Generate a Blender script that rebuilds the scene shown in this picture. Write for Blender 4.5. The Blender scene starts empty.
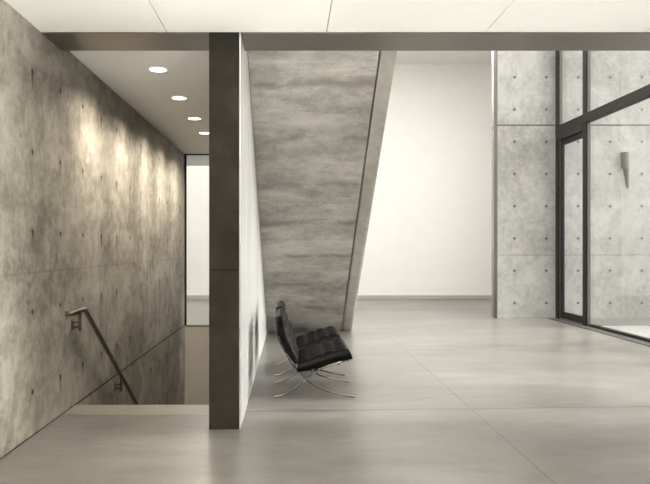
import bpy, bmesh, math, random
from mathutils import Vector
random.seed(4)
C = bpy.context.scene.collection
PI = math.pi
EYE = 1.41

# ------------------------------------------------------------------ helpers
def box(bm, x0, x1, y0, y1, z0, z1):
    v = [bm.verts.new(p) for p in ((x0,y0,z0),(x1,y0,z0),(x1,y1,z0),(x0,y1,z0),
                                   (x0,y0,z1),(x1,y0,z1),(x1,y1,z1),(x0,y1,z1))]
    for f in ((3,2,1,0),(4,5,6,7),(0,1,5,4),(1,2,6,5),(2,3,7,6),(3,0,4,7)):
        bm.faces.new([v[i] for i in f])

def prism(bm, prof, a0, a1, axis='X'):
    """profile of (p,q) extruded along axis; X: (y,z)   Y: (x,z)   Z: (x,y)"""
    def mk(a, p, q):
        return (a,p,q) if axis == 'X' else (p,a,q) if axis == 'Y' else (p,q,a)
    A = [bm.verts.new(mk(a0,p,q)) for p,q in prof]
    B = [bm.verts.new(mk(a1,p,q)) for p,q in prof]
    n = len(prof)
    bm.faces.new(A); bm.faces.new(B[::-1])
    for i in range(n):
        bm.faces.new((A[i],B[i],B[(i+1)%n],A[(i+1)%n]))

def cyl(bm, p0, p1, r0, r1=None, n=20):
    r1 = r0 if r1 is None else r1
    p0, p1 = Vector(p0), Vector(p1)
    d = (p1-p0).normalized()
    u = d.orthogonal().normalized(); w = d.cross(u)
    A = []; B = []
    for i in range(n):
        a = 2*PI*i/n
        o = u*math.cos(a)+w*math.sin(a)
        A.append(bm.verts.new(p0+o*r0)); B.append(bm.verts.new(p1+o*r1))
    bm.faces.new(A[::-1]); bm.faces.new(B)
    for i in range(n):
        bm.faces.new((A[i],A[(i+1)%n],B[(i+1)%n],B[i]))

def sweep(bm, pts, sec, up=(0,1,0), closed_caps=True):
    """sweep a section (list of (side, normal) offsets) along pts; 'side' runs along up x? -> side axis = up"""
    pts = [Vector(p) for p in pts]; up = Vector(up).normalized()
    rings = []
    for i, p in enumerate(pts):
        a = pts[max(i-1,0)]; b = pts[min(i+1,len(pts)-1)]
        t = (b-a).normalized()
        s = (up - t*up.dot(t)).normalized()
        n = t.cross(s)
        rings.append([bm.verts.new(p+s*x+n*y) for x,y in sec])
    m = len(sec)
    for r0, r1 in zip(rings, rings[1:]):
        for i in range(m):
            bm.faces.new((r0[i], r0[(i+1)%m], r1[(i+1)%m], r1[i]))
    bm.faces.new(rings[0][::-1]); bm.faces.new(rings[-1])

def rsec(w, h, r=0.004, k=2):
    out = []
    for cx, cy, a0 in ((w/2-r,h/2-r,0),(-w/2+r,h/2-r,90),(-w/2+r,-h/2+r,180),(w/2-r,-h/2+r,270)):
        for j in range(k+1):
            a = math.radians(a0+90*j/k)
            out.append((cx+r*math.cos(a), cy+r*math.sin(a)))
    return out

def csec(r, n=16):
    return [(r*math.cos(2*PI*i/n), r*math.sin(2*PI*i/n)) for i in range(n)]

def spline(P, n=12):
    """Catmull-Rom through points"""
    P = [Vector(p) for p in P]
    Q = [P[0]*2-P[1]] + P + [P[-1]*2-P[-2]]
    out = []
    for i in range(1, len(Q)-2):
        a,b,c,d = Q[i-1:i+3]
        for j in range(n):
            t = j/n
            out.append(0.5*((2*b)+(c-a)*t+(2*a-5*b+4*c-d)*t*t+(3*b-a-3*c+d)*t**3))
    out.append(P[-1]); return out

def obj(name, bm, m, parent=None, bevel=0, smooth=False, subsurf=0, structure=False):
    bmesh.ops.recalc_face_normals(bm, faces=bm.faces)
    me = bpy.data.meshes.new(name); bm.to_mesh(me); bm.free()
    me.materials.append(m)
    o = bpy.data.objects.new(name, me); C.objects.link(o)
    if parent: o.parent = parent
    if smooth:
        for p in me.polygons: p.use_smooth = True
    if bevel:
        b = o.modifiers.new('bevel','BEVEL'); b.width = bevel; b.segments = 2; b.limit_method = 'ANGLE'
    if subsurf:
        s = o.modifiers.new('sub','SUBSURF'); s.levels = s.render_levels = subsurf
    if structure: o['kind'] = 'structure'
    return o

def boxobj(name, dims, m, **k):
    bm = bmesh.new(); box(bm, *dims); return obj(name, bm, m, **k)

def thing(name, label, cat, loc=(0,0,0), group=None):
    o = bpy.data.objects.new(name, None); C.objects.link(o)
    o.location = loc; o['label'] = label; o['category'] = cat
    o.empty_display_size = .1
    if group: o['group'] = group
    return o

# ------------------------------------------------------------------ materials
class NT:
    def __init__(s, name):
        s.m = bpy.data.materials.new(name); s.m.use_nodes = True
        s.t = s.m.node_tree; s.n = s.t.nodes; s.n.clear()
        s.out = s.n.new('ShaderNodeOutputMaterial')
        s.obj = s.n.new('ShaderNodeTexCoord').outputs['Object']
    def link(s, a, b): s.t.links.new(a, b)
    def put(s, sock, v):
        if isinstance(v, bpy.types.NodeSocket): s.link(v, sock)
        else: sock.default_value = v
    def math(s, op, a, b=0.0, c=None, clamp=False):
        n = s.n.new('ShaderNodeMath'); n.operation = op; n.use_clamp = clamp
        s.put(n.inputs[0], a); s.put(n.inputs[1], b)
        if c is not None: s.put(n.inputs[2], c)
        return n.outputs[0]
    def scale(s, v=(1,1,1), off=(0,0,0)):
        n = s.n.new('ShaderNodeMapping'); s.link(s.obj, n.inputs['Vector'])
        n.inputs['Scale'].default_value = v; n.inputs['Location'].default_value = off
        return n.outputs[0]
    def noise(s, scale, detail=4, rough=.55, vec=None, dist=0):
        n = s.n.new('ShaderNodeTexNoise'); s.link(vec or s.obj, n.inputs['Vector'])
        n.inputs['Scale'].default_value = scale; n.inputs['Detail'].default_value = detail
        n.inputs['Roughness'].default_value = rough; n.inputs['Distortion'].default_value = dist
        return n.outputs['Fac']
    def voro(s, scale, vec=None):
        n = s.n.new('ShaderNodeTexVoronoi'); s.link(vec or s.obj, n.inputs['Vector'])
        n.inputs['Scale'].default_value = scale
        return n.outputs['Distance']
    def mr(s, v, a, b, c=0.0, d=1.0):
        n = s.n.new('ShaderNodeMapRange'); n.interpolation_type = 'SMOOTHSTEP'
        s.put(n.inputs[0], v)
        for i, x in enumerate((a,b,c,d)): s.put(n.inputs[i+1], x)
        return n.outputs[0]
    def ramp(s, v, stops):
        n = s.n.new('ShaderNodeValToRGB'); s.link(v, n.inputs[0])
        e = n.color_ramp.elements
        while len(e) < len(stops): e.new(.5)
        for el, (p, c) in zip(e, stops): el.position = p; el.color = (*c, 1)
        return n.outputs[0]
    def mix(s, f, a, b, mode='MIX'):
        n = s.n.new('ShaderNodeMix'); n.data_type = 'RGBA'; n.blend_type = mode
        s.put(n.inputs[0], f)
        for k, v in ((6,a),(7,b)):
            if isinstance(v, tuple): v = (*v, 1) if len(v) == 3 else v
            s.put(n.inputs[k], v)
        return n.outputs[2]
    def xyz(s):
        n = s.n.new('ShaderNodeSeparateXYZ'); s.link(s.obj, n.inputs[0]); return n.outputs
    def bump(s, h, strength=.2, dist=.01):
        n = s.n.new('ShaderNodeBump'); s.link(h, n.inputs['Height'])
        n.inputs['Strength'].default_value = strength; n.inputs['Distance'].default_value = dist
        return n.outputs[0]
    def pbr(s, color, rough=.6, metal=0, normal=None, spec=.5, coat=0, **k):
        n = s.n.new('ShaderNodeBsdfPrincipled')
        if isinstance(color, tuple): color = (*color, 1)
        s.put(n.inputs['Base Color'], color); s.put(n.inputs['Roughness'], rough)
        s.put(n.inputs['Metallic'], metal); s.put(n.inputs['Specular IOR Level'], spec)
        s.put(n.inputs['Coat Weight'], coat)
        if coat: n.inputs['Coat Roughness'].default_value = .15
        if normal is not None: s.link(normal, n.inputs['Normal'])
        s.link(n.outputs[0], s.out.inputs[0]); return s.m
    def near(s, v, at, w):
        """1 within w of value at"""
        d = s.math('ABSOLUTE', s.math('SUBTRACT', v, at))
        return s.mr(d, w*.55, w, 1, 0)
    def rep(s, v, off, per):
        """signed distance to nearest multiple off + k*per"""
        t = s.math('DIVIDE', s.math('SUBTRACT', v, off), per)
        return s.math('MULTIPLY', s.math('SUBTRACT', t, s.math('ROUND', t)), per)

def concrete(name, dark, mid, light, spec=.3, grain=1.0, streak=.6, axis=None, holes=None, joints_z=(), stretch=(1,1,1), big=.9,
             rough=.62, wear=1.0, hole_r=.02, drip=0.0, joint_w=.012, vjoints=(), waves=0, patch=.5, fine=.5):
    s = NT(name); X, Y, Z = s.xyz()
    vec = s.scale(stretch)
    a = s.noise(big, 6, .62, vec, .6)
    b = s.noise(big*4.1, 6, .65, vec, .3)
    c = s.noise(22, 5, .7, s.scale((1,1,1),(3,7,1)))
    f = s.math('ADD', s.math('MULTIPLY', a, .62), s.math('MULTIPLY', b, .28))
    f = s.math('ADD', f, s.math('MULTIPLY', c, .10*wear))
    col = s.ramp(f, [(.33, dark), (.5, mid), (.64, light)])
    # blotchy lime bloom patches
    p = s.mr(s.noise(1.35, 7, .6, s.scale(stretch,(11,4,2)), .9), .52, .62)
    col = s.mix(s.math('MULTIPLY', p, patch*.5), col, light)
    # damp-looking darker clouds with an edge
    q = s.mr(s.noise(.75, 8, .6, s.scale(stretch,(1,14,5)), .4), .54, .60)
    col = s.mix(s.math('MULTIPLY', q, patch*.6), col, dark)
    # air-bubble pits
    pits = s.mr(s.voro(26), .045, .09, 1, 0)
    sel = s.mr(s.noise(9, 2), .52, .6)
    pits = s.math('MULTIPLY', pits, sel)
    col = s.mix(s.math('MULTIPLY', pits, .55*fine), col, tuple(x*.35 for x in dark))
    sp = s.mr(s.noise(75, 4, .8), .50, .66)
    col = s.mix(s.math('MULTIPLY', sp, .42*fine), col, tuple(x*.55 for x in dark))
    g = s.mr(s.noise(9, 7, .75, s.scale((1,1,1),(2,9,4))), .40, .62)
    col = s.mix(s.math('MULTIPLY', g, .38*grain), col, light)
    k = s.mr(s.noise(5, 7, .75, s.scale((1,1,streak),(8,1,6))), .46, .66)
    col = s.mix(s.math('MULTIPLY', k, .45*grain), col, dark)
    h = s.math('ADD', s.math('MULTIPLY', c, .25), s.math('MULTIPLY', s.noise(70, 4, .7), .2))
    h = s.math('SUBTRACT', h, s.math('MULTIPLY', pits, 1.0))
    if waves:      # pour lines across a sloping soffit
        n = s.noise(1.3, 3, .5, None, .4)
        t = s.math('ADD', Z, s.math('MULTIPLY', n, .16))
        d = s.math('ABSOLUTE', s.rep(t, .12, waves))
        ln = s.math('MULTIPLY', s.mr(d, .0, .05, 1, 0), s.mr(s.noise(2.2, 4, .6), .42, .58))
        col = s.mix(s.math('MULTIPLY', ln, .8), col, dark)
        d2 = s.mr(s.rep(t, .12, waves), -.05, waves*.5, 0, 1)
        d2 = s.math('MULTIPLY', d2, s.mr(s.noise(1.6, 4, .6), .45, .62))
        col = s.mix(s.math('MULTIPLY', d2, .45), col, light)
    U = X if axis == 'X' else Y
    if holes:      # form-tie holes on a grid
        u0, du, z0, dz = holes
        du_ = s.rep(U, u0, du); dz_ = s.rep(Z, z0, dz)
        r = s.math('SQRT', s.math('ADD', s.math('MULTIPLY', du_, du_), s.math('MULTIPLY', dz_, dz_)))
        hl = s.mr(r, hole_r*.6, hole_r, 1, 0)
        halo = s.mr(r, hole_r, hole_r*2.2, .22, 0)
        col = s.mix(halo, col, tuple(x*.6 for x in dark))
        if drip:   # rusty run below a hole
            w = s.mr(s.math('ABSOLUTE', s.math('ADD', du_, s.math('MULTIPLY', s.math('SUBTRACT', s.noise(5), .5), .02))), .005, .026, 1, 0)
            dn = s.mr(dz_, -.18, -.0, 0, 1)
            ab = s.mr(dz_, .0, .03, 1, 0)
            keep = s.mr(s.noise(1.1, 2, .5, s.scale((1,1,1),(5,5,5))), .42, .6)
            dr = s.math('MULTIPLY', s.math('MULTIPLY', w, dn), s.math('MULTIPLY', ab, keep))
            col = s.mix(s.math('MULTIPLY', dr, drip), col, tuple(x*.3 for x in dark))
        col = s.mix(hl, col, tuple(x*.16 for x in dark))
        h = s.math('SUBTRACT', h, s.math('MULTIPLY', hl, 2.5))
    for z, k in joints_z:
        j = s.near(Z, z, joint_w)
        col = s.mix(s.math('MULTIPLY', j, k), col, tuple(x*.25 for x in dark))
        h = s.math('SUBTRACT', h, s.math('MULTIPLY', j, 1.5*k))
    for u, k in vjoints:
        j = s.near(U, u, joint_w)
        col = s.mix(s.math('MULTIPLY', j, k), col, tuple(x*.3 for x in dark))
    return s.pbr(col, s.mr(b, .3, .7, rough-.1, rough+.12), 0, s.bump(h, .35, .012), spec)

# warm grey concretes
M_LEFT = concrete('concrete left wall', (.12,.105,.084), (.32,.293,.248), (.54,.505,.445), axis='Y',
                  holes=(4.87,.592,.33,.60), joints_z=((1.22,.14),(0.0,1.0)), hole_r=.022, drip=1.0,
                  stretch=(1,.7,1.2), joint_w=.011, patch=.7)
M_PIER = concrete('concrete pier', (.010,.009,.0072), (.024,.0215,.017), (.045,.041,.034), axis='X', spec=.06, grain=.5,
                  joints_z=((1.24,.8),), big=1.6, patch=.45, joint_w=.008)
M_RIGHT = concrete('concrete courtyard wall', (.15,.144,.134), (.25,.244,.233), (.345,.338,.327), axis='X',
                   holes=(4.49,.636,.31,.645), joints_z=((3.865,.9),(1.27,.25)), hole_r=.026, joint_w=.018,
                   stretch=(1,1,.8), big=.7, patch=.6)
M_SOFFIT = concrete('concrete stair soffit', (.20,.187,.165), (.38,.362,.33), (.62,.60,.56), axis='X',
                    stretch=(.45,1.2,1.6), big=1.0, waves=.42, patch=.9, fine=1.0, streak=2.2, grain=.7)
M_STRINGER = concrete('concrete stair edge', (.30,.28,.245), (.40,.38,.34), (.50,.48,.44), axis='X', big=1.2, patch=.4, fine=.6)

def m_floor():
    s = NT('polished concrete floor'); X, Y, Z = s.xyz()
    v = s.scale((.45,1.1,1))
    a = s.noise(.75, 3, .5, v, .3); b = s.noise(2.6, 6, .68, v, .3); c = s.noise(9, 8, .78, v)
    f = s.math('ADD', s.math('ADD', s.math('MULTIPLY', a, .38), s.math('MULTIPLY', b, .37)), s.math('MULTIPLY', c, .25))
    col = s.ramp(f, [(.35,(.090,.083,.073)), (.5,(.155,.145,.132)), (.66,(.235,.224,.208))])
    jx = s.near(s.rep(X, 1.585, 4.2), 0.0, .009)
    yy = s.math('SUBTRACT', Y, s.math('MULTIPLY', X, .05))
    jy = s.near(s.rep(yy, 5.62, 3.6), 0.0, .022)
    j = s.math('MAXIMUM', jx, jy)
    col = s.mix(s.math('MULTIPLY', j, .6), col, (.03,.028,.024))
    r = .28
    h = s.math('SUBTRACT', 1.0, j)
    return s.pbr(col, r, 0, s.bump(h, .15, .004), .42)
M_FLOOR = m_floor()

def m_plain(name, c, rough, var=.04, metal=0, sc=3, bump=.03, spec=.5, coat=0):
    s = NT(name)
    f = s.noise(sc, 4, .6)
    col = s.ramp(f, [(.3, tuple(x*(1-var) for x in c)), (.7, tuple(min(1,x*(1+var)) for x in c))])
    return s.pbr(col, rough, metal, s.bump(s.noise(60, 3), bump, .004), spec, coat)
M_CEIL = m_plain('white ceiling panel', (.895,.888,.858), .6, .015)
M_WHITE = m_plain('white plaster', (.835,.828,.797), .7, .015)
M_STAIRCEIL = m_plain('painted stair ceiling', (.84,.825,.79), .7, .015)
M_BEIGE = m_plain('beige panel', (.56,.52,.46), .6, .03)
M_BASE = m_plain('grey baseboard paint', (.42,.41,.36), .5, .03)
M_NOSE = m_plain('pale stone edge', (.20,.188,.165), .4, .05, sc=6)
M_DARKGAP = m_plain('dark reveal', (.03,.028,.025), .8)
M_BRONZE = m_plain('bronze soffit metal', (.27,.25,.225), .34, .08, 1, 2)
M_FRAME = m_plain('dark bronze window frame', (.014,.013,.0115), .45, .06, 0, 6, spec=.14)
M_FRAMEL = m_plain('grey window frame face', (.075,.072,.067), .42, .06, 0, 6, spec=.25)
M_THRESH = m_plain('grey metal threshold', (.075,.071,.065), .45, .08, 0, 4, spec=.2)
M_RAIL = m_plain('dark bronze rail', (.17,.15,.125), .33, .08, .8, 10)
M_CHROME = m_plain('chrome flat bar', (.13,.122,.11), .2, .03, 1, 10, .01)
M_SCONCE = m_plain('grey metal sconce', (.075,.073,.069), .45, .05, 0, 8, spec=.2)
M_PAVE = m_plain('pale courtyard paving', (.25,.247,.236), .7, .07, sc=2)
M_ROOF = m_plain('roof slab', (.4,.39,.37), .8, .05)

def m_whitewall():
    s = NT('white skim wall'); X, Y, Z = s.xyz()
    v = s.scale((1, 3.0, .22))
    f = s.noise(2.2, 8, .75, v, .8)
    col = s.ramp(f, [(.34,(.52,.513,.508)), (.5,(.66,.65,.644)), (.62,(.72,.71,.704))])
    return s.pbr(col, .22, 0, s.bump(f, .03, .004), .6)
M_WHITEWALL = m_whitewall()

def m_leather():
    s = NT('black leather')
    f = s.noise(40, 4, .6); g = s.voro(260)
    col = s.ramp(f, [(.3,(.0025,.0022,.0018)), (.7,(.006,.0053,.0045))])
    return s.pbr(col, .38, 0, s.bump(s.math('ADD', s.math('MULTIPLY', f, .6), s.math('MULTIPLY', g, .5)), .18, .003), .08)
M_LEATHER = m_leather()

def m_glass():
    s = NT('clear glass')
    lw = s.n.new('ShaderNodeLayerWeight'); lw.inputs[0].default_value = .5
    f = s.math('ADD', s.math('MULTIPLY', s.math('POWER', lw.outputs['Facing'], 5.0), .8), .03)
    t = s.n.new('ShaderNodeBsdfTransparent'); t.inputs[0].default_value = (.965,.972,.968,1)
    g = s.n.new('ShaderNodeBsdfGlossy'); g.inputs['Roughness'].default_value = .01
    mx = s.n.new('ShaderNodeMixShader')
    s.link(f, mx.inputs[0]); s.link(t.outputs[0], mx.inputs[1]); s.link(g.outputs[0], mx.inputs[2])
    s.link(mx.outputs[0], s.out.inputs[0]); return s.m
M_GLASS = m_glass()

def m_emit(name, c, k):
    s = NT(name); e = s.n.new('ShaderNodeEmission')
    e.inputs[0].default_value = (*c,1); e.inputs[1].default_value = k
    s.link(e.outputs[0], s.out.inputs[0]); return s.m
M_LAMP = m_emit('lit lamp lens', (1,.93,.80), 3.0)

# ------------------------------------------------------------------ the setting
XL, XG = -1.93, 5.30          # left concrete wall, inner face of the glass wall
ZC, ZS, ZV = 3.08, 3.13, 6.5  # room ceiling, stair ceiling, hall ceiling
XP0, XP1 = -.63, -.385        # spine wall / pier
YL, YE, YB = 5.84, 11.9, 18.0 # stair lip, stair end, far white wall
RA = (.6, 4.7, 6.4, 12.4)     # unseen ceiling opening added to light the hall from above
RB = (-5.4, -1.0, 14.2, 17.4)  # unseen opening added to light the space beyond the stairwell
YR = 13.0                     # concrete wall with the form-tie holes

bm = bmesh.new()
box(bm, -2.2, 5.5, -3.2, 5.505, -.25, 0)
box(bm, -.55, 5.5, 5.505, YE, -.25, 0)
box(bm, -6.2, XL-.25, YE, YE+.2, -.25, 0); box(bm, XP0, 8.2, YE, YE+.2, -.25, 0); box(bm, -6.2, 8.2, YE+.2, 18.3, -.25, 0)
obj('floor', bm, M_FLOOR, structure=True)

boxobj('wall_left', (XL-.25, XL, -3.2, YE, -4.6, 3.5), M_LEFT, structure=True)
boxobj('wall_right_room', (5.3, 5.5, -3.2, 5.29, 0, 3.5), M_WHITE, structure=True)
boxobj('wall_rear', (XL-.25, 5.5, -3.4, -3.2, 0, 3.5), M_WHITE, structure=True)

# room ceiling: panels with open joints
bm = bmesh.new()
xs = [XL, -.953, .283, 1.51, 2.74, 3.97, 5.45]
ys = [-3.2, -1.2, 1.0, 3.1, 5.03]
ys = [-3.2, 5.03]
for a, b in zip(xs, xs[1:]):
    for c, d in zip(ys, ys[1:]):
        box(bm, a+.003, b-.003, c, d, ZC, ZC+.03)
obj('ceiling', bm, M_CEIL, structure=True)
boxobj('ceiling_slab', (XL-.25, 5.5, -3.2, 5.02, ZC+.034, 3.5), M_DARKGAP, structure=True)
# bronze soffit band
bm = bmesh.new()
box(bm, XL, XP0-.002, 5.045, 5.49, ZC-.004, ZC+.045)
box(bm, XP1+.002, 5.45, 5.045, 5.49, ZC-.004, ZC+.045)
obj('trim_1', bm, M_BRONZE, structure=True)
boxobj('trim_2', (XL-.2, 5.5, 5.02, 5.485, ZC+.05, 3.5), M_DARKGAP, structure=True)

# spine wall: dark concrete pier end, skimmed white on the hall side
boxobj('wall_spine', (XP0, XP1-.012, 5.055, YE, -4.6, ZV), M_PIER, bevel=.004, structure=True)
boxobj('wall_spine_skim', (XP1-.011, XP1, 5.075, YE, 0, ZV), M_WHITEWALL, structure=True)

# stairwell
boxobj('ceiling_stairwell', (XL, XP0, 5.50, YE, ZS, ZS+.2), M_STAIRCEIL, structure=True)
boxobj('wall_stairwell_end', (XL-.25, XP0, YE, YE+.2, -4.6, -.03), M_BEIGE, structure=True)
bm = bmesh.new(); box(bm, XL, XL+.035, YE-.005, YE+.02, 0, ZS); box(bm, XL, XP0, YE-.005, YE+.02, ZS-.02, ZS)
obj('trim_3', bm, M_FRAME, structure=True)
boxobj('trim_4', (XL-.25, XP0, YE-.012, YE+.2, -.03, .0), M_NOSE, structure=True)
# space beyond the stairwell opening
boxobj('ceiling_beyond', (-6.2, XP1, YE+.02, 13.6, ZS, ZS+.3), M_WHITE, structure=True)
boxobj('wall_upper_left', (-6.2, XP1, 13.4, 13.6, ZS+.3, ZV), M_WHITE, structure=True)
boxobj('wall_side', (-6.4, -6.2, YE, 18.3, 0, ZV), M_WHITE, structure=True)
boxobj('wall_side_return', (-6.4, XL-.02, YE-.2, YE, 0, ZS), M_WHITE, structure=True)

# far white wall
boxobj('wall_back', (-6.4, 8.4, YB, YB+.25, 0, ZV+.3), M_WHITE, structure=True)
boxobj('baseboard_back', (-6.2, 8.2, YB-.02, YB, 0, .10), M_BASE, structure=True)

# hall ceiling with the two openings added to let sky light in
bm = bmesh.new()
def holed(bm, x0,x1,y0,y1, hx0,hx1,hy0,hy1):
    box(bm, x0,x1,y0,hy0,ZV,ZV+.3); box(bm, x0,x1,hy1,y1,ZV,ZV+.3)
    box(bm, x0,hx0,hy0,hy1,ZV,ZV+.3); box(bm, hx1,x1,hy0,hy1,ZV,ZV+.3)
holed(bm, XP0, 5.5, 5.0, 13.6, *RA)
holed(bm, -6.4, 8.4, 13.6, 18.3, *RB)
obj('ceiling_hall', bm, M_WHITE, structure=True)
boxobj('wall_hall_front', (XP0, 5.5, 4.8, 5.0, 3.5, ZV), M_WHITE, structure=True)

# concrete wall with the form-tie grid: inside the hall and on into the courtyard
boxobj('wall_right', (4.15, 14.0, YR, YR+.38, -.2, 8.0), M_RIGHT, structure=True)
boxobj('trim_5', (4.135, 4.149, YR, YR+.19, 0, ZV), M_FRAMEL, structure=True)
boxobj('wall_hall_right', (8.2, 8.4, YR+.38, 18.3, 0, ZV), M_WHITE, structure=True)

# courtyard
boxobj('ground_courtyard', (5.5, 16.0, -12, YR, -.2, -.01), M_PAVE, structure=True)

# ------------------------------------------------------------------ glass wall
ZB0, ZB1 = 3.67, 3.83
boxobj('trim_6', (5.14, 5.50, 5.3, 12.95, .0, .012), M_THRESH, structure=True)
bm = bmesh.new(); box(bm, 5.33, 5.42, 5.3, 11.6, .012, .05)
obj('trim_7', bm, M_FRAME, structure=True)
bm = bmesh.new(); box(bm, XG, XG+.12, 5.1, 12.99, ZB0, ZB1)
obj('trim_8', bm, M_FRAME, bevel=.004, structure=True)
posts = [(12.85, 12.99), (11.65, 11.79), (8.4, 8.54), (5.3, 5.44)]
for i, (a, b) in enumerate(posts):
    zt = ZV if a > 5 else ZC
    w = boxobj('window_post_%d' % (i+1), (XG+.005, XG+.077, a, b, .012, zt), M_FRAME, bevel=.003, structure=True)
    f = boxobj('post_face', (XG+.03, XG+.083, a-.012, a, .012, zt), M_FRAMEL, structure=False)
    f.parent = w
# lower panes and upper panes (one object per pane)
wn = 1
ends = [-3.2] + [p for ab in reversed(posts) for p in ab]
spans = [(5.44,8.4),(8.54,11.65)]
for a, b in spans:
    boxobj('window_%d' % wn, (XG+.075, XG+.087, a, b, .05, ZB0 if a > 5 else ZC), M_GLASS, structure=True); wn += 1
for a, b in [(5.44,8.4),(8.54,11.65),(11.79,12.85)]:
    boxobj('window_%d' % wn, (XG+.075, XG+.087, a, b, ZB1, ZV), M_GLASS, structure=True); wn += 1

# glazed door in the last bay
d = bpy.data.objects.new('door_1', None); C.objects.link(d); d.location = (XG+.05, 12.32, 0); d['kind'] = 'structure'
def doorbox(name, dims, m, bevel=0):
    o = boxobj(name, dims, m, bevel=bevel); o.parent = d
    o.matrix_parent_inverse = d.matrix_world.inverted() if False else o.matrix_parent_inverse
    o.location = (-d.location.x, -d.location.y, 0); return o
doorbox('door_head', (XG, XG+.10, 11.79, 12.85, 3.54, 3.67), M_FRAME)
bm = bmesh.new()
y0, y1, x0, x1 = 11.80, 12.84, XG+.045, XG+.09
box(bm, x0, x1, y0, y0+.075, .03, 3.53); box(bm, x0, x1, y1-.085, y1, .03, 3.53)
box(bm, x0, x1, y0+.075, y1-.085, .03, .16); box(bm, x0, x1, y0+.075, y1-.085, 3.43, 3.53)
fr = obj('door_leaf_frame', bm, M_FRAME, parent=d, bevel=.003); fr.location = (-d.location.x, -d.location.y, 0)
doorbox('door_pane', (XG+.06, XG+.07, y0+.075, y1-.085, .16, 3.43), M_GLASS)
doorbox('door_sill', (XG+.02, XG+.10, 11.79, 12.85, .012, .028), M_FRAMEL)

# ------------------------------------------------------------------ rising staircase (its concrete soffit faces the room)
st = thing('staircase', 'pale concrete staircase rising toward the room, its sloping stained soffit behind the chairs', 'staircase', (.3, 11.04, 0))
def rel(o, t=st):
    o.parent = t; o.location = -t.location; return o
ya, za, yb, zb = 11.04, 0.0, 5.12, 3.19 + (5.88-5.12)*.618
def flight(x0a, x1a, x0b, x1b, steps=True):
    """soffit from (ya,za) to (yb,zb); x limits at foot (a) and at top (b)"""
    bm = bmesh.new()
    n = 21; prof = [(ya, za)]
    run = (ya-yb)/n; rise = (zb-za)/n
    prof2 = [(ya+.36, za)]
    for i in range(n):
        y = ya+.36-i*run; z = (i+1)*rise
        prof2.append((y, z)); prof2.append((y-run, z))
    prof2 = [p for p in prof2 if p[0] >= yb-.001]
    prof2.append((yb, prof2[-1][1]))
    prof = [(ya, za)] + prof2 + [(yb, zb)]
    def xat(y, a, b): return a + (b-a)*(ya-y)/(ya-yb)
    A = [bm.verts.new((xat(y,x0a,x0b), y, z)) for y, z in prof]
    B = [bm.verts.new((xat(y,x1a,x1b), y, z)) for y, z in prof]
    bm.faces.new(A); bm.faces.new(B[::-1]); n = len(prof)
    for i in range(n): bm.faces.new((A[i],B[i],B[(i+1)%n],A[(i+1)%n]))
    return bm
rel(obj('flight', flight(XP1+.004, .866, XP1+.004, .80), M_SOFFIT))
bm = flight(.884, 1.055, .816, .955)
rel(obj('stair_edge', bm, M_STRINGER, bevel=.03))

# ------------------------------------------------------------------ staircase going down at the left
ds = thing('descending_staircase', 'stone staircase going down behind a pale landing edge, left of the concrete pier', 'staircase', (-1.28, 5.6, 0))
e = boxobj('landing_edge', (XL+.001, XP0-.001, 5.507, YL, -.12, .002), M_NOSE, bevel=.003); rel(e, ds)
bm = bmesh.new()
prof = [(YL, -.125)]; y, z = YL+.001, -.125
prof = [(5.55,-.125), (YL+.001,-.125)]
z = -.125
for i in range(24):
    prof.append((YL+.001+.0+.25*i, -.172*(i+1))); prof.append((YL+.001+.25*(i+1), -.172*(i+1)))
prof.append((YL+.001+.25*24, -4.55)); prof.append((5.55, -4.55))
prism(bm, prof, XL+.002, XP0-.002, 'X')
rel(obj('flight', bm, M_NOSE), ds)

# ------------------------------------------------------------------ handrail on the left wall
hr = thing('handrail', 'dark metal handrail sloping down the left concrete wall', 'handrail', (XL, 5.76, .0))
XR = -1.86
pts = [(XL+.001, 5.60, .848), (XR-.02, 5.60, .848), (XR-.006, 5.605, .848), (XR, 5.62, .849), (XR, 5.75, .851), (XR, 5.885, .853), (XR, 5.91, .845)]
yy = 5.91
while yy < 9.6:
    yy += .4; pts.append((XR, yy, .845-.669*(yy-5.91)))
bm = bmesh.new()
P = [Vector(p) for p in pts]
sec = [(a,b) for a,b in rsec(.042,.042,.016,4)]
# frames kept upright by sweeping with world X / Z dependent side
rings = []
for i, p in enumerate(P):
    a = P[max(i-1,0)]; b = P[min(i+1,len(P)-1)]; t = (b-a).normalized()
    s_ = t.cross(Vector((0,0,1))).normalized(); n_ = s_.cross(t)
    rings.append([bm.verts.new(p+s_*x+n_*y) for x, y in sec])
m = len(sec)
for r0, r1 in zip(rings, rings[1:]):
    for i in range(m): bm.faces.new((r0[i], r0[(i+1)%m], r1[(i+1)%m], r1[i]))
bm.faces.new(rings[0][::-1]); bm.faces.new(rings[-1])
rel(obj('rail', bm, M_RAIL, smooth=True), hr)
for yb_, zr in ((5.757,.851), (7.166,.005), (8.6,-.95)):
    bm = bmesh.new()
    box(bm, XR-.013, XR+.013, yb_-.013, yb_+.013, zr-.175, zr-.015)
    br = rel(obj('bracket_post', bm, M_RAIL, bevel=.002), hr)
    bm = bmesh.new()
    box(bm, XL+.012, XR-.013, yb_-.010, yb_+.010, zr-.108, zr-.088)
    a = obj('bracket_arm', bm, M_RAIL, parent=br)
    bm = bmesh.new(); box(bm, XL+.012, XR-.013, yb_-.010, yb_+.010, zr-.150, zr-.130)
    a = obj('bracket_arm', bm, M_RAIL, parent=br)
    bm = bmesh.new(); box(bm, XL, XL+.012, yb_-.02, yb_+.02, zr-.165, zr-.073)
    a = obj('wall_plate', bm, M_RAIL, parent=br)

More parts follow.
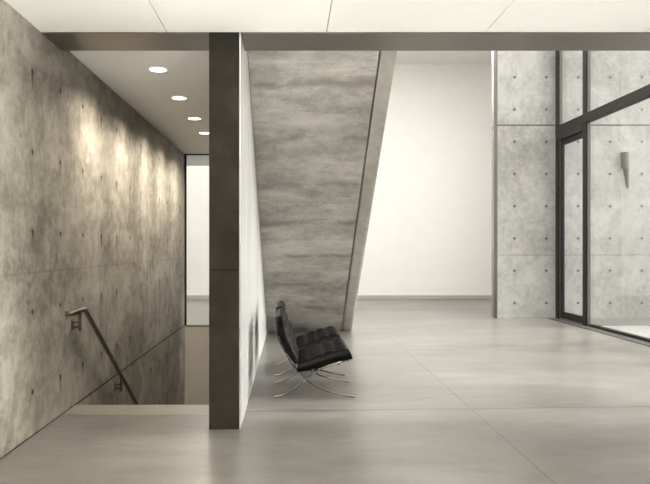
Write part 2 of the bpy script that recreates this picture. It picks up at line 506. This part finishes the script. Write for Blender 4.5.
# ------------------------------------------------------------------ downlights in the stairwell ceiling
lab = ['nearest and largest lit round downlight in the stair ceiling, closest to the bronze soffit band',
       'second round downlight from the near end of the stair ceiling row',
       'third round downlight from the near end of the stair ceiling row',
       'fourth and smallest visible round downlight, partly close against the pier edge',
       'last round downlight of the stair ceiling row, hidden by the pier']
for i, (x, y) in enumerate(((-1.27,6.26),(-1.27,7.45),(-1.27,8.63),(-1.275,9.72))):
    t = thing('downlight', lab[i], 'ceiling light', (x, y, ZS), 'round downlights in the stair ceiling')
    bm = bmesh.new(); n = 32
    ro, ri = .096, .082
    V = []
    for r, z in ((ro,0),(ro,-.004),(ri,-.005),(ri,0)):
        V.append([bm.verts.new((r*math.cos(2*PI*k/n), r*math.sin(2*PI*k/n), z)) for k in range(n)])
    for q in range(3):
        for k in range(n): bm.faces.new((V[q][k], V[q][(k+1)%n], V[q+1][(k+1)%n], V[q+1][k]))
    obj('trim_ring', bm, M_WHITE, parent=t, smooth=True)
    bm = bmesh.new(); cyl(bm, (0,0,-.003), (0,0,-.001), .082, n=32)
    obj('lens', bm, M_LAMP, parent=t)

def spot(loc, energy, size=2.0, blend=.5, col=(1,.90,.75), r=.05, rot=(0,0,0)):
    l = bpy.data.lights.new('lamp_beam', 'SPOT'); l.energy = energy; l.spot_size = size; l.spot_blend = blend
    l.color = col; l.shadow_soft_size = r
    o = bpy.data.objects.new('lamp_beam', l); o.location = loc; o.rotation_euler = rot; C.objects.link(o); return o
for x, y in ((-1.27,6.26),(-1.27,7.45),(-1.27,8.63),(-1.275,9.72),(-1.275,10.85)):
    spot((x, y, ZS-.03), 44, math.radians(150), .6)
    spot((x-.02, y, ZS-.03), 38, math.radians(50), 1.0, rot=(0, math.radians(32), 0))

# ------------------------------------------------------------------ courtyard sconce
sx, sz = 6.70, 2.60
sc = thing('wall_sconce', 'slim grey metal wall sconce tapering to a point on the courtyard concrete wall', 'wall lamp', (sx, YR, sz))
def half(bm, r0, z0, r1, z1, n=14, x_off0=0, x_off1=0):
    A = []; B = []
    for k in range(n+1):
        a = PI + PI*k/n
        A.append(bm.verts.new((x_off0+r0*math.cos(a), r0*math.sin(a), z0)))
        B.append(bm.verts.new((x_off1+r1*math.cos(a), r1*math.sin(a), z1)))
    bm.faces.new(A); bm.faces.new(B[::-1])
    for k in range(n): bm.faces.new((A[k],A[k+1],B[k+1],B[k]))
    bm.faces.new((A[0],B[0],B[-1],A[-1]))
bm = bmesh.new(); half(bm, .08, .40, .08, .72)
obj('shade', bm, M_FRAMEL, parent=sc)
bm = bmesh.new(); half(bm, .022, .0, .062, .40, x_off0=.055, x_off1=.018)
obj('tapered_body', bm, M_SCONCE, parent=sc)

# ------------------------------------------------------------------ unseen fill lights added for the hall: ceiling panels, wall washers
def area(name, parent, loc, rot, sx, sy, e, col):
    l = bpy.data.lights.new(name,'AREA'); l.shape = 'RECTANGLE'; l.size = sx; l.size_y = sy; l.energy = e; l.color = col
    o = bpy.data.objects.new(name, l); o.parent = parent; o.location = loc; o.rotation_euler = rot; C.objects.link(o); return o
where = ['beside the added ceiling opening toward the room','beside the added ceiling opening toward the white wall']
for i, y in enumerate((5.75, 13.1)):
    t = thing('fill_ceiling_panel', 'added unseen flat fill panel on the hall ceiling ' + where[i], 'ceiling light', (2.65, y, ZV), 'added fill panels on the hall ceiling')
    bm = bmesh.new(); box(bm, -1.9, 1.9, -.3, .3, -.05, 0); obj('housing', bm, M_FRAMEL, parent=t)
    bm = bmesh.new(); box(bm, -1.85, 1.85, -.25, .25, -.056, -.051); obj('diffuser', bm, M_LAMP, parent=t)
    area('panel_fill', t, (0,0,-.06), (0,0,0), 3.7, .5, 150, (1,.98,.93))
for i, x in enumerate((-4.2, -2.0, .2, 2.2, 4.2, 6.2)):  # added out-of-view spots that brighten the far white wall
    t = thing('fill_spotlight', 'added unseen grey can spotlight aimed at the white wall, %s of the row' % ['leftmost','second from left','third from left','third from right','second from right','rightmost'][i], 'fill_spotlight', (x, 15.0, ZV), 'added spotlights washing the far white wall')
    bm = bmesh.new(); cyl(bm, (0,0,-.12), (0,0,0), .012, n=10); obj('stem', bm, M_FRAMEL, parent=t)
    bm = bmesh.new(); cyl(bm, (0,-.06,-.06), (0,.07,-.2), .05, .065, n=18); obj('can', bm, M_FRAMEL, parent=t)
    l = bpy.data.lights.new('fill_spot_beam','SPOT'); l.energy = 2.5; l.spot_size = math.radians(100); l.spot_blend = 1; l.color = (1,.98,.93); l.shadow_soft_size = .06
    o = bpy.data.objects.new('fill_spot_beam', l); o.parent = t; o.location = (0,.075,-.205); o.rotation_euler = (math.radians(50),0,0); C.objects.link(o)
# ------------------------------------------------------------------ unseen linear uplight added to brighten the room ceiling
pl = thing('fill_uplight', 'added unseen linear fill uplight hanging below the white ceiling of the room', 'ceiling light', (-.3, -.2, 2.45))
bm = bmesh.new()
box(bm, -.09, .09, -2.4, 2.4, 0, .012); box(bm, -.09, -.08, -2.4, 2.4, .012, .07); box(bm, .08, .09, -2.4, 2.4, .012, .07)
box(bm, -.08, .08, -2.4, -2.39, .012, .07); box(bm, -.08, .08, 2.39, 2.4, .012, .07)
obj('trough', bm, M_FRAMEL, parent=pl)
for y in (-2.1, 2.1):
    bm = bmesh.new(); cyl(bm, (0,y,.012), (0,y,ZC-2.45), .003, n=8); obj('hanger', bm, M_CHROME, parent=pl)
l = bpy.data.lights.new('uplight_fill','AREA'); l.shape = 'RECTANGLE'; l.size = .12; l.size_y = 4.7; l.energy = 430; l.color = (1,.975,.90)
o = bpy.data.objects.new('uplight_fill', l); o.parent = pl; o.location = (0,0,.06); o.rotation_euler = (PI,0,0); C.objects.link(o)
# ------------------------------------------------------------------ unseen floor uplighters added to lift the near ceiling, below the frame
for x, w in ((-1.3,'by the left concrete wall'),(.6,'in the middle of the room'),(2.7,'toward the right of the room')):
    t = thing('fill_uplighter', 'added unseen floor uplighter tilted at the white ceiling, standing ' + w, 'fill lamp', (x, 1.9, 0), 'added fill uplighters in the room')
    bm = bmesh.new(); cyl(bm, (0,0,0), (0,0,.015), .11, n=24); obj('base', bm, M_FRAMEL, parent=t)
    bm = bmesh.new(); cyl(bm, (0,0,.015), (0,0,.14), .012, n=10); obj('stem', bm, M_FRAMEL, parent=t)
    bm = bmesh.new(); cyl(bm, (0,-.06,.10), (0,.06,.23), .055, .07, n=20); obj('can', bm, M_FRAMEL, parent=t)
    l = bpy.data.lights.new('fill_uplighter_beam','SPOT'); l.energy = 150; l.spot_size = math.radians(62); l.spot_blend = 1; l.color = (1,.975,.90); l.shadow_soft_size = .06
    o = bpy.data.objects.new('fill_uplighter_beam', l); o.parent = t; o.location = (0,.066,.236)
    o.rotation_euler = (math.radians(180-44),0,0); C.objects.link(o)
# ------------------------------------------------------------------ lounge chairs
def lerp_poly(P, n):
    L = [0]
    for a, b in zip(P, P[1:]): L.append(L[-1]+(b-a).length)
    out = []
    for i in range(n+1):
        d = L[-1]*i/n
        for k in range(len(P)-1):
            if d <= L[k+1]+1e-9:
                t = (d-L[k])/max(L[k+1]-L[k],1e-9); out.append(P[k].lerp(P[k+1], t)); break
    return out

def cushion(face, back, w, nu, nv):
    """tufted cushion: face/back = (x,z) curves of the padded and the rear side, w = width along y"""
    su, sv = 8, 8
    NU, NV = nu*su, nv*sv
    F = lerp_poly(spline([(x,0,z) for x,z in face], 10), NU)
    B = lerp_poly(spline([(x,0,z) for x,z in back], 10), NU)
    bm = bmesh.new()
    top = []; bot = []
    for i in range(NU+1):
        rt = []; rb = []
        u = i/su
        for j in range(NV+1):
            v = j/sv
            y = -w/2 + w*j/NV
            f, b = F[i], B[i]
            out = (f-b); th = out.length; out.normalize()
            pu = abs(math.sin(PI*u)); pv = abs(math.sin(PI*v))
            puff = (pu**.6)*(pv**.6)
            eu = min(i, NU-i)/su; ev = min(j, NV-j)/sv
            edge = min(1, min(eu, ev)/.45) if min(eu,ev) < .45 else 1
            h = -.022 + .022*puff - (1-edge)**2*.006
            yy = y*(1 - .0*edge)
            rt.append(bm.verts.new((f.x+out.x*h, yy, f.z+out.z*h)))
            hb = (1-edge)**2*.012
            rb.append(bm.verts.new((b.x+out.x*hb, yy, b.z+out.z*hb)))
        top.append(rt); bot.append(rb)
    for g, flip in ((top,0),(bot,1)):
        for i in range(NU):
            for j in range(NV):
                q = (g[i][j], g[i+1][j], g[i+1][j+1], g[i][j+1])
                bm.faces.new(q if not flip else q[::-1])
    # bulging boxing round the rim
    def ring(pts_t, pts_b):
        n = len(pts_t)
        mids = []
        cx = sum(p.co.x for p in pts_t)/n; cy = 0; cz = sum(p.co.z for p in pts_t)/n
        for a, b in zip(pts_t, pts_b):
            m_ = (a.co+b.co)/2
            mids.append(m_)
        M = []
        c0 = Vector((cx,cy,cz))
        for m_ in mids:
            dd = m_-c0; dd.normalize()
            M.append(bm.verts.new(m_+dd*.008))
        for k in range(n):
            l = (k+1)%n
            bm.faces.new((pts_t[k],pts_t[l],M[l],M[k]))
            bm.faces.new((M[k],M[l],pts_b[l],pts_b[k]))
    def loop(g):
        a = [g[0][j] for j in range(NV)] + [g[i][NV] for i in range(NU)]
        a += [g[NU][j] for j in range(NV,0,-1)] + [g[i][0] for i in range(NU,0,-1)]
        return a
    ring(loop(top), loop(bot))
    return bm

BACK = [(.012,.755),(.018,.66),(.045,.55),(.095,.44),(.155,.35),(.223,.258),(.30,.18),(.414,.103),(.564,.048),(.69,.022),(.766,.012)]
LEG  = [(.004,.012),(.045,.017),(.10,.035),(.20,.092),(.30,.172),(.387,.240),(.46,.283),(.56,.318),(.65,.345),(.715,.372)]
def make_chair(label, loc):
    t = thing('lounge_chair', label, 'chair', loc, 'black leather lounge chairs beside the white wall')
    for sgn in (-1, 1):
        y = sgn*.335
        bm = bmesh.new()
        sec = rsec(.032, .012, .004, 2)
        sweep(bm, spline([(x,y,z) for x,z in BACK], 8), sec, (0,1,0))
        sweep(bm, spline([(x,y,z) for x,z in LEG], 8), sec, (0,1,0))
        obj('side_frame', bm, M_CHROME, parent=t, smooth=True).modifiers.new('es','EDGE_SPLIT')
    for (x, z), nm in (((.022,.745),'cross_bar'),((.245,.222),'cross_bar'),((.70,.356),'cross_bar')):
        bm = bmesh.new(); box(bm, x-.006, x+.006, -.33, .33, z-.014, z+.014)
        obj(nm, bm, M_CHROME, parent=t, bevel=.002)
    for x, z, tx, tz in [(.038,.60,.28,-1),(.07,.50,.4,-1),(.11,.425,.5,-1),(.40,.262,1,.5),(.50,.312,1,.4),(.60,.343,1,.35)]:
        d_ = Vector((tx,0,tz)).normalized()*.02
        nrm = Vector((d_.z,0,-d_.x)).normalized()*.003
        bm = bmesh.new()
        c_ = Vector((x,0,z))
        prof = [(c_+d_+nrm),(c_-d_+nrm),(c_-d_-nrm),(c_+d_-nrm)]
        prism(bm, [(p.x,p.z) for p in prof], -.335, .335, 'Y')
        obj('strap', bm, M_LEATHER, parent=t)
    bm = cushion([(.225,.345),(.34,.383),(.46,.428),(.58,.460),(.695,.484)],
                 [(.222,.235),(.33,.252),(.438,.280),(.564,.328),(.742,.362)], .74, 4, 5)
    obj('seat_cushion', bm, M_LEATHER, parent=t, smooth=True)
    bm = cushion([(.108,.778),(.120,.67),(.155,.56),(.20,.46),(.258,.345)],
                 [(.018,.765),(.026,.67),(.052,.56),(.10,.45),(.19,.315)], .74, 4, 5)
    obj('back_cushion', bm, M_LEATHER, parent=t, smooth=True)
    return t
make_chair('nearer of the two black tufted leather lounge chairs with crossed chrome legs', (-.152, 6.45, .0))
make_chair('farther black tufted leather lounge chair, mostly hidden behind the front one', (-.165, 7.49, .0))

# ------------------------------------------------------------------ light
W = bpy.data.worlds.new('overcast sky'); bpy.context.scene.world = W; W.use_nodes = True
nt = W.node_tree; nt.nodes.clear()
bg = nt.nodes.new('ShaderNodeBackground'); out = nt.nodes.new('ShaderNodeOutputWorld')
bg.inputs[0].default_value = (1.0,.985,.955,1); bg.inputs[1].default_value = 2.5
tc = nt.nodes.new('ShaderNodeTexCoord')
dp = nt.nodes.new('ShaderNodeVectorMath'); dp.operation = 'DOT_PRODUCT'
dp.inputs[1].default_value = Vector((.93,.12,.28)).normalized()
nt.links.new(tc.outputs['Generated'], dp.inputs[0])
mx = nt.nodes.new('ShaderNodeMath'); mx.operation = 'MAXIMUM'; mx.inputs[1].default_value = 0
pw = nt.nodes.new('ShaderNodeMath'); pw.operation = 'POWER'; pw.inputs[1].default_value = 6
ma = nt.nodes.new('ShaderNodeMath'); ma.operation = 'MULTIPLY_ADD'; ma.inputs[1].default_value = 7.0; ma.inputs[2].default_value = 1.3
nt.links.new(dp.outputs['Value'], mx.inputs[0]); nt.links.new(mx.outputs[0], pw.inputs[0])
nt.links.new(pw.outputs[0], ma.inputs[0]); nt.links.new(ma.outputs[0], bg.inputs[1])
nt.links.new(bg.outputs[0], out.inputs[0])

sl = bpy.data.lights.new('sun','SUN'); sl.energy = .9; sl.angle = math.radians(14); sl.color = (1,.97,.92)
so = bpy.data.objects.new('sun', sl); C.objects.link(so); so.location = (12,4,9)
so.rotation_euler = Vector((-.90,.42,-.50)).to_track_quat('-Z','Y').to_euler()

def portal(loc, rot, sx, sy):
    l = bpy.data.lights.new('sky_portal','AREA'); l.shape = 'RECTANGLE'; l.size = sx; l.size_y = sy
    l.cycles.is_portal = True
    o = bpy.data.objects.new('sky_portal', l); o.location = loc; o.rotation_euler = rot; C.objects.link(o)
portal((5.55, 8.95, 3.25), (0, PI/2, 0), 6.5, 7.9)
portal((2.65, 9.4, 6.85), (0, 0, 0), 4.1, 6.0)
portal((-3.2, 15.8, 6.85), (0, 0, 0), 4.4, 3.2)

# ------------------------------------------------------------------ camera
cam = bpy.data.cameras.new('camera'); co = bpy.data.objects.new('camera', cam); C.objects.link(co)
cam.sensor_fit = 'HORIZONTAL'; cam.sensor_width = 36; cam.lens = 36.0
co.location = (0,0,EYE); co.rotation_euler = (PI/2,0,0)
cam.shift_x = 35/650; cam.shift_y = 6/650; cam.clip_start = .05
S = bpy.context.scene; S.camera = co
S.view_settings.view_transform = 'Standard'; S.view_settings.look = 'None'
S.view_settings.gamma = 1; S.view_settings.exposure = 1.15; S.view_settings.use_curve_mapping = False
S.cycles.use_denoising = True
S.cycles.max_bounces = 12; S.cycles.diffuse_bounces = 8; S.cycles.transparent_max_bounces = 16
S.cycles.sample_clamp_indirect = 6
